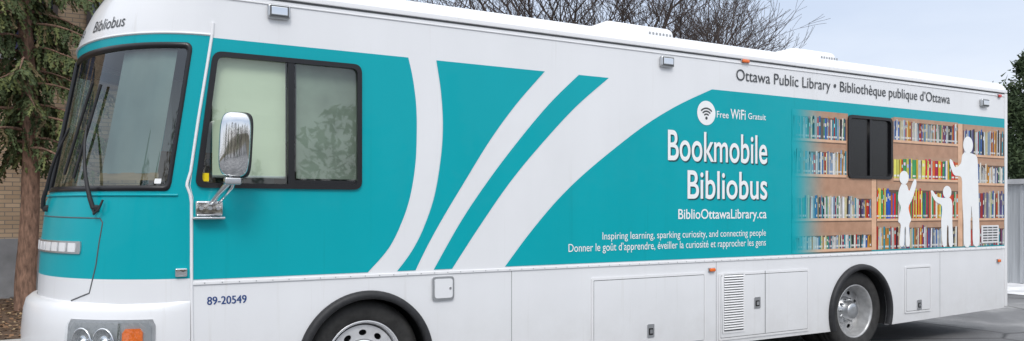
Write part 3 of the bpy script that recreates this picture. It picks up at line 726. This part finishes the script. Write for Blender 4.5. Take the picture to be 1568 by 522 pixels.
def spruce(name,x,y,h,zlow,rad,seed,nb,mats):
    rnd=random.Random(seed); e=empty(name); V=[];Fc=[];NV=[];NF=[]; NI=[]
    p=Vector((0,0,-.05)); r=h*.013+.02
    N=24
    for k in range(N):
        q=Vector((.08*math.sin(k*.35),.06*math.sin(k*.5+1),h*(k+1)/N)); tube_mesh(V,Fc,p,q,r,r*.955,9); p=q; r*=.955
    for k in range(nb):
        z=zlow+(h-zlow)*(k/nb)**1.1; az=k*2.4+rnd.uniform(-.5,.5); ln=rad*(1-.75*(z/h))*rnd.uniform(.65,1.15)
        base=Vector((0,0,z)); pts=[]; n=9
        for s in range(n+1):
            t=s/n; pts.append(base+Vector((math.cos(az)*ln*t,math.sin(az)*ln*t,-.45*ln*t*t+.12*ln*t+ .14*ln*max(0,t-.7)*2)))
        for s in range(n): tube_mesh(V,Fc,pts[s],pts[s+1],.025*(1-s/n)+.006,.025*(1-(s+1)/n)+.005,4)
        bare=.6 if z<zlow+.4 else .08
        for s in range(1,n+1):
            for w in range(7):
                if rnd.random()<bare: continue
                t=rnd.random(); o=pts[s-1].lerp(pts[s],t); sd=az+rnd.choice((-1,1))*rnd.uniform(.5,1.4)
                tl=rnd.uniform(.2,.48)*(1.15-.5*s/n); pp=o.copy(); d=Vector((math.cos(sd)*.55,math.sin(sd)*.55,-.45-rnd.random()*.5)).normalized()
                ns=6; mi=0 if rnd.random()<.65 else (1 if rnd.random()<.45 else 2)
                for g in range(ns):
                    pn=pp+d*tl/ns; d=(d+Vector((0,0,-.08))).normalized()
                    for c in range(3):
                        sv=Vector((rnd.uniform(-1,1),rnd.uniform(-1,1),rnd.uniform(-.6,.3))).normalized()*rnd.uniform(.03,.06)*(1-.4*g/ns)
                        i=len(NV); NV.extend([pp,pn+d*.02,(pp+pn)*.5+sv+d*.02]); NF.append((i,i+1,i+2)); NI.append(mi)
                    pp=pn
    mesh_obj('trunk_and_limbs',V,Fc,mats[0],e,True); mesh_obj('needles',NV,NF,mats[1:],e,False,NI)
    e.location=(x,y,0.05); return e
M_sbark=simple('spruce_bark',(.22,.13,.09),.95,var=.5,scale=9,bmp=1.0,vs=(3,3,.8))
fm=[M_sbark,foliage_mat('spruce_needles',(.030,.050,.016),(.065,.090,.030),(.11,.13,.045)),foliage_mat('spruce_needles_dry',(.06,.045,.025),(.12,.09,.04),(.17,.13,.06)),foliage_mat('spruce_needles_light',(.08,.10,.025),(.14,.16,.05),(.20,.20,.07))]
spruce('spruce_tree',-1.36,8.9,11,2.5,1.95,4,110,fm)
spruce('spruce_tree.001',-4.4,9.2,10,1.9,2.0,9,80,fm)
def leafy(name,x,y,h,r,seed,n,mat,cone=True):
    rnd=random.Random(seed); V=[];Fc=[]; e=empty(name); TV=[];TF=[]
    tube_mesh(TV,TF,Vector((0,0,-.05)),Vector((0,0,h*.9)),.14,.03,8)
    cl=[]
    for k in range(90):
        z=rnd.uniform(.05,1)**.8; rr_=r*(1-z)**.6*rnd.uniform(.55,1.1); a=rnd.random()*6.28
        cl.append((Vector((math.cos(a)*rr_,math.sin(a)*rr_,h*z)),rnd.uniform(.25,.5)*(1.1-z*.6)))
    for k in range(n):
        c,s=rnd.choice(cl); p=c+Vector((rnd.gauss(0,.5),rnd.gauss(0,.5),rnd.gauss(0,.8)))*s
        d=Vector((rnd.uniform(-1,1),rnd.uniform(-1,1),rnd.uniform(-.3,1))).normalized()*rnd.uniform(.08,.16); w=d.cross(Vector((rnd.uniform(-1,1),rnd.uniform(-1,1),.3))).normalized()*.035
        i=len(V); V.extend([p-d*.5-w,p-d*.5+w,p+d]); Fc.append((i,i+1,i+2))
    mesh_obj('trunk',TV,TF,M_sbark,e,True); mesh_obj('foliage',V,Fc,mat,e); e.location=(x,y,0); return e
fc=foliage_mat('cedar_foliage',(.015,.030,.012),(.035,.060,.020),(.07,.10,.035),2)
leafy('cedar_tree',26.0,7.6,6.6,1.7,2,16000,fc)
leafy('cedar_tree.001',29.0,8.6,7.2,1.8,3,12000,fc)
# shed
shed=empty('metal_shed')
M_shed=simple('galvanised_siding',(.46,.48,.50),.45,.15,var=.12,scale=2,vs=(12,12,.5))
box('shed_body',17.9,23.5,3.6,7.6,0,2.25,M_shed,shed); box('shed_roof',17.8,23.6,3.5,7.7,2.25,2.36,simple('shed_roof_metal',(.55,.56,.58),.4,.3),shed)
for k in range(19): box('shed_rib_%d'%k,17.95+k*.3,18.0+k*.3,3.57,3.6,0.02,2.24,M_shed,shed)
for k in range(13): box('shed_side_rib_%d'%k,17.87,17.9,3.65+k*.3,3.70+k*.3,0.02,2.24,M_shed,shed)
box('shed_door',18.6,19.6,3.56,3.595,.05,2.0,M_grey,shed)
# tree masses
def belt(name,N,a0,a1,r0,r1,h0,h1,seed,q_,s,mats,cx0=0,cy0=0):
    rnd=random.Random(seed); V=[];Fc=[];ID=[]
    for k in range(N):
        a=math.radians(a0+(a1-a0)*(k+rnd.random()*.7)/N); R_=rnd.uniform(r0,r1); cx,cy=R_*math.cos(a)+cx0,R_*math.sin(a)+cy0; h=rnd.uniform(h0,h1); w=rnd.uniform(1.4,2.6); mi=rnd.choice((0,1,1))
        for q in range(q_):
            z=rnd.random(); rr_=w*((1-z) if mi==0 else math.sqrt(max(0,1-(2*z-1)**2))*1.1); an=rnd.random()*6.28; rad=rr_*math.sqrt(rnd.random())
            p=Vector((cx+rad*math.cos(an),cy+rad*math.sin(an),z*h)); i=len(V)
            for _ in range(3): V.append(p+Vector((rnd.uniform(-s,s),rnd.uniform(-s,s),rnd.uniform(-s,s))))
            Fc.append((i,i+1,i+2)); ID.append(mi)
    mesh_obj(name,V,Fc,mats,None,False,ID)
mt_=[fc,simple('bare_twigs',(.11,.09,.075),.9,var=.3)]
belt('distant_tree_belt',150,0,360,60,80,4,9,5,170,.4,mt_)
belt('parking_lot_tree_row',13,205,325,24,30,4.5,8,15,500,.3,mt_,3,0)
# ------------------------------------------------------------------ LIGHT
w=bpy.data.worlds.new('World'); scene.world=w; w.use_nodes=True; nt=w.node_tree; nt.nodes.clear()
out=nt.nodes.new('ShaderNodeOutputWorld'); sky=nt.nodes.new('ShaderNodeTexSky'); sky.sky_type='NISHITA'; sky.sun_disc=False
sv=Vector((-.30,-.72,.80)).normalized()
sky.sun_elevation=math.asin(sv.z); sky.sun_rotation=math.atan2(sv.x,sv.y)
b1=nt.nodes.new('ShaderNodeBackground'); b1.inputs['Strength'].default_value=.12; L(nt,sky.outputs[0],b1.inputs[0])
tc=nt.nodes.new('ShaderNodeTexCoord'); s3=nt.nodes.new('ShaderNodeSeparateXYZ'); L(nt,tc.outputs['Generated'],s3.inputs[0])
rc=ramp(nt,s3.outputs['Z'],[(.0,(.50,.51,.53)),(.10,(.46,.48,.52)),(.28,(.36,.41,.49)),(.5,(.60,.62,.65)),(1.0,(.94,.96,.98))])
mp=nt.nodes.new('ShaderNodeMapping'); mp.inputs['Scale'].default_value=(1,1,3.5); L(nt,tc.outputs['Generated'],mp.inputs[0])
nf=noise(nt,mp.outputs[0],2.2,6,.55); cl=ramp(nt,nf,[(.35,(.84,.86,.90)),(.65,(1.0,.99,.98))])
b2_=nt.nodes.new('ShaderNodeBackground'); b2_.inputs['Strength'].default_value=2.2; L(nt,mixc(nt,1.0,rc,cl,'MULTIPLY'),b2_.inputs[0])
mx=nt.nodes.new('ShaderNodeMixShader'); mx.inputs[0].default_value=.85; L(nt,b1.outputs[0],mx.inputs[1]); L(nt,b2_.outputs[0],mx.inputs[2]); L(nt,mx.outputs[0],out.inputs[0])
sun=bpy.data.lights.new('sun','SUN'); sun.energy=1.45; sun.angle=math.radians(20); sun.color=(1,.97,.93)
so=bpy.data.objects.new('sun',sun); COL.objects.link(so); so.rotation_euler=sv.to_track_quat('Z','Y').to_euler()
scene.view_settings.view_transform='Standard'; scene.view_settings.look='None'; scene.view_settings.exposure=0
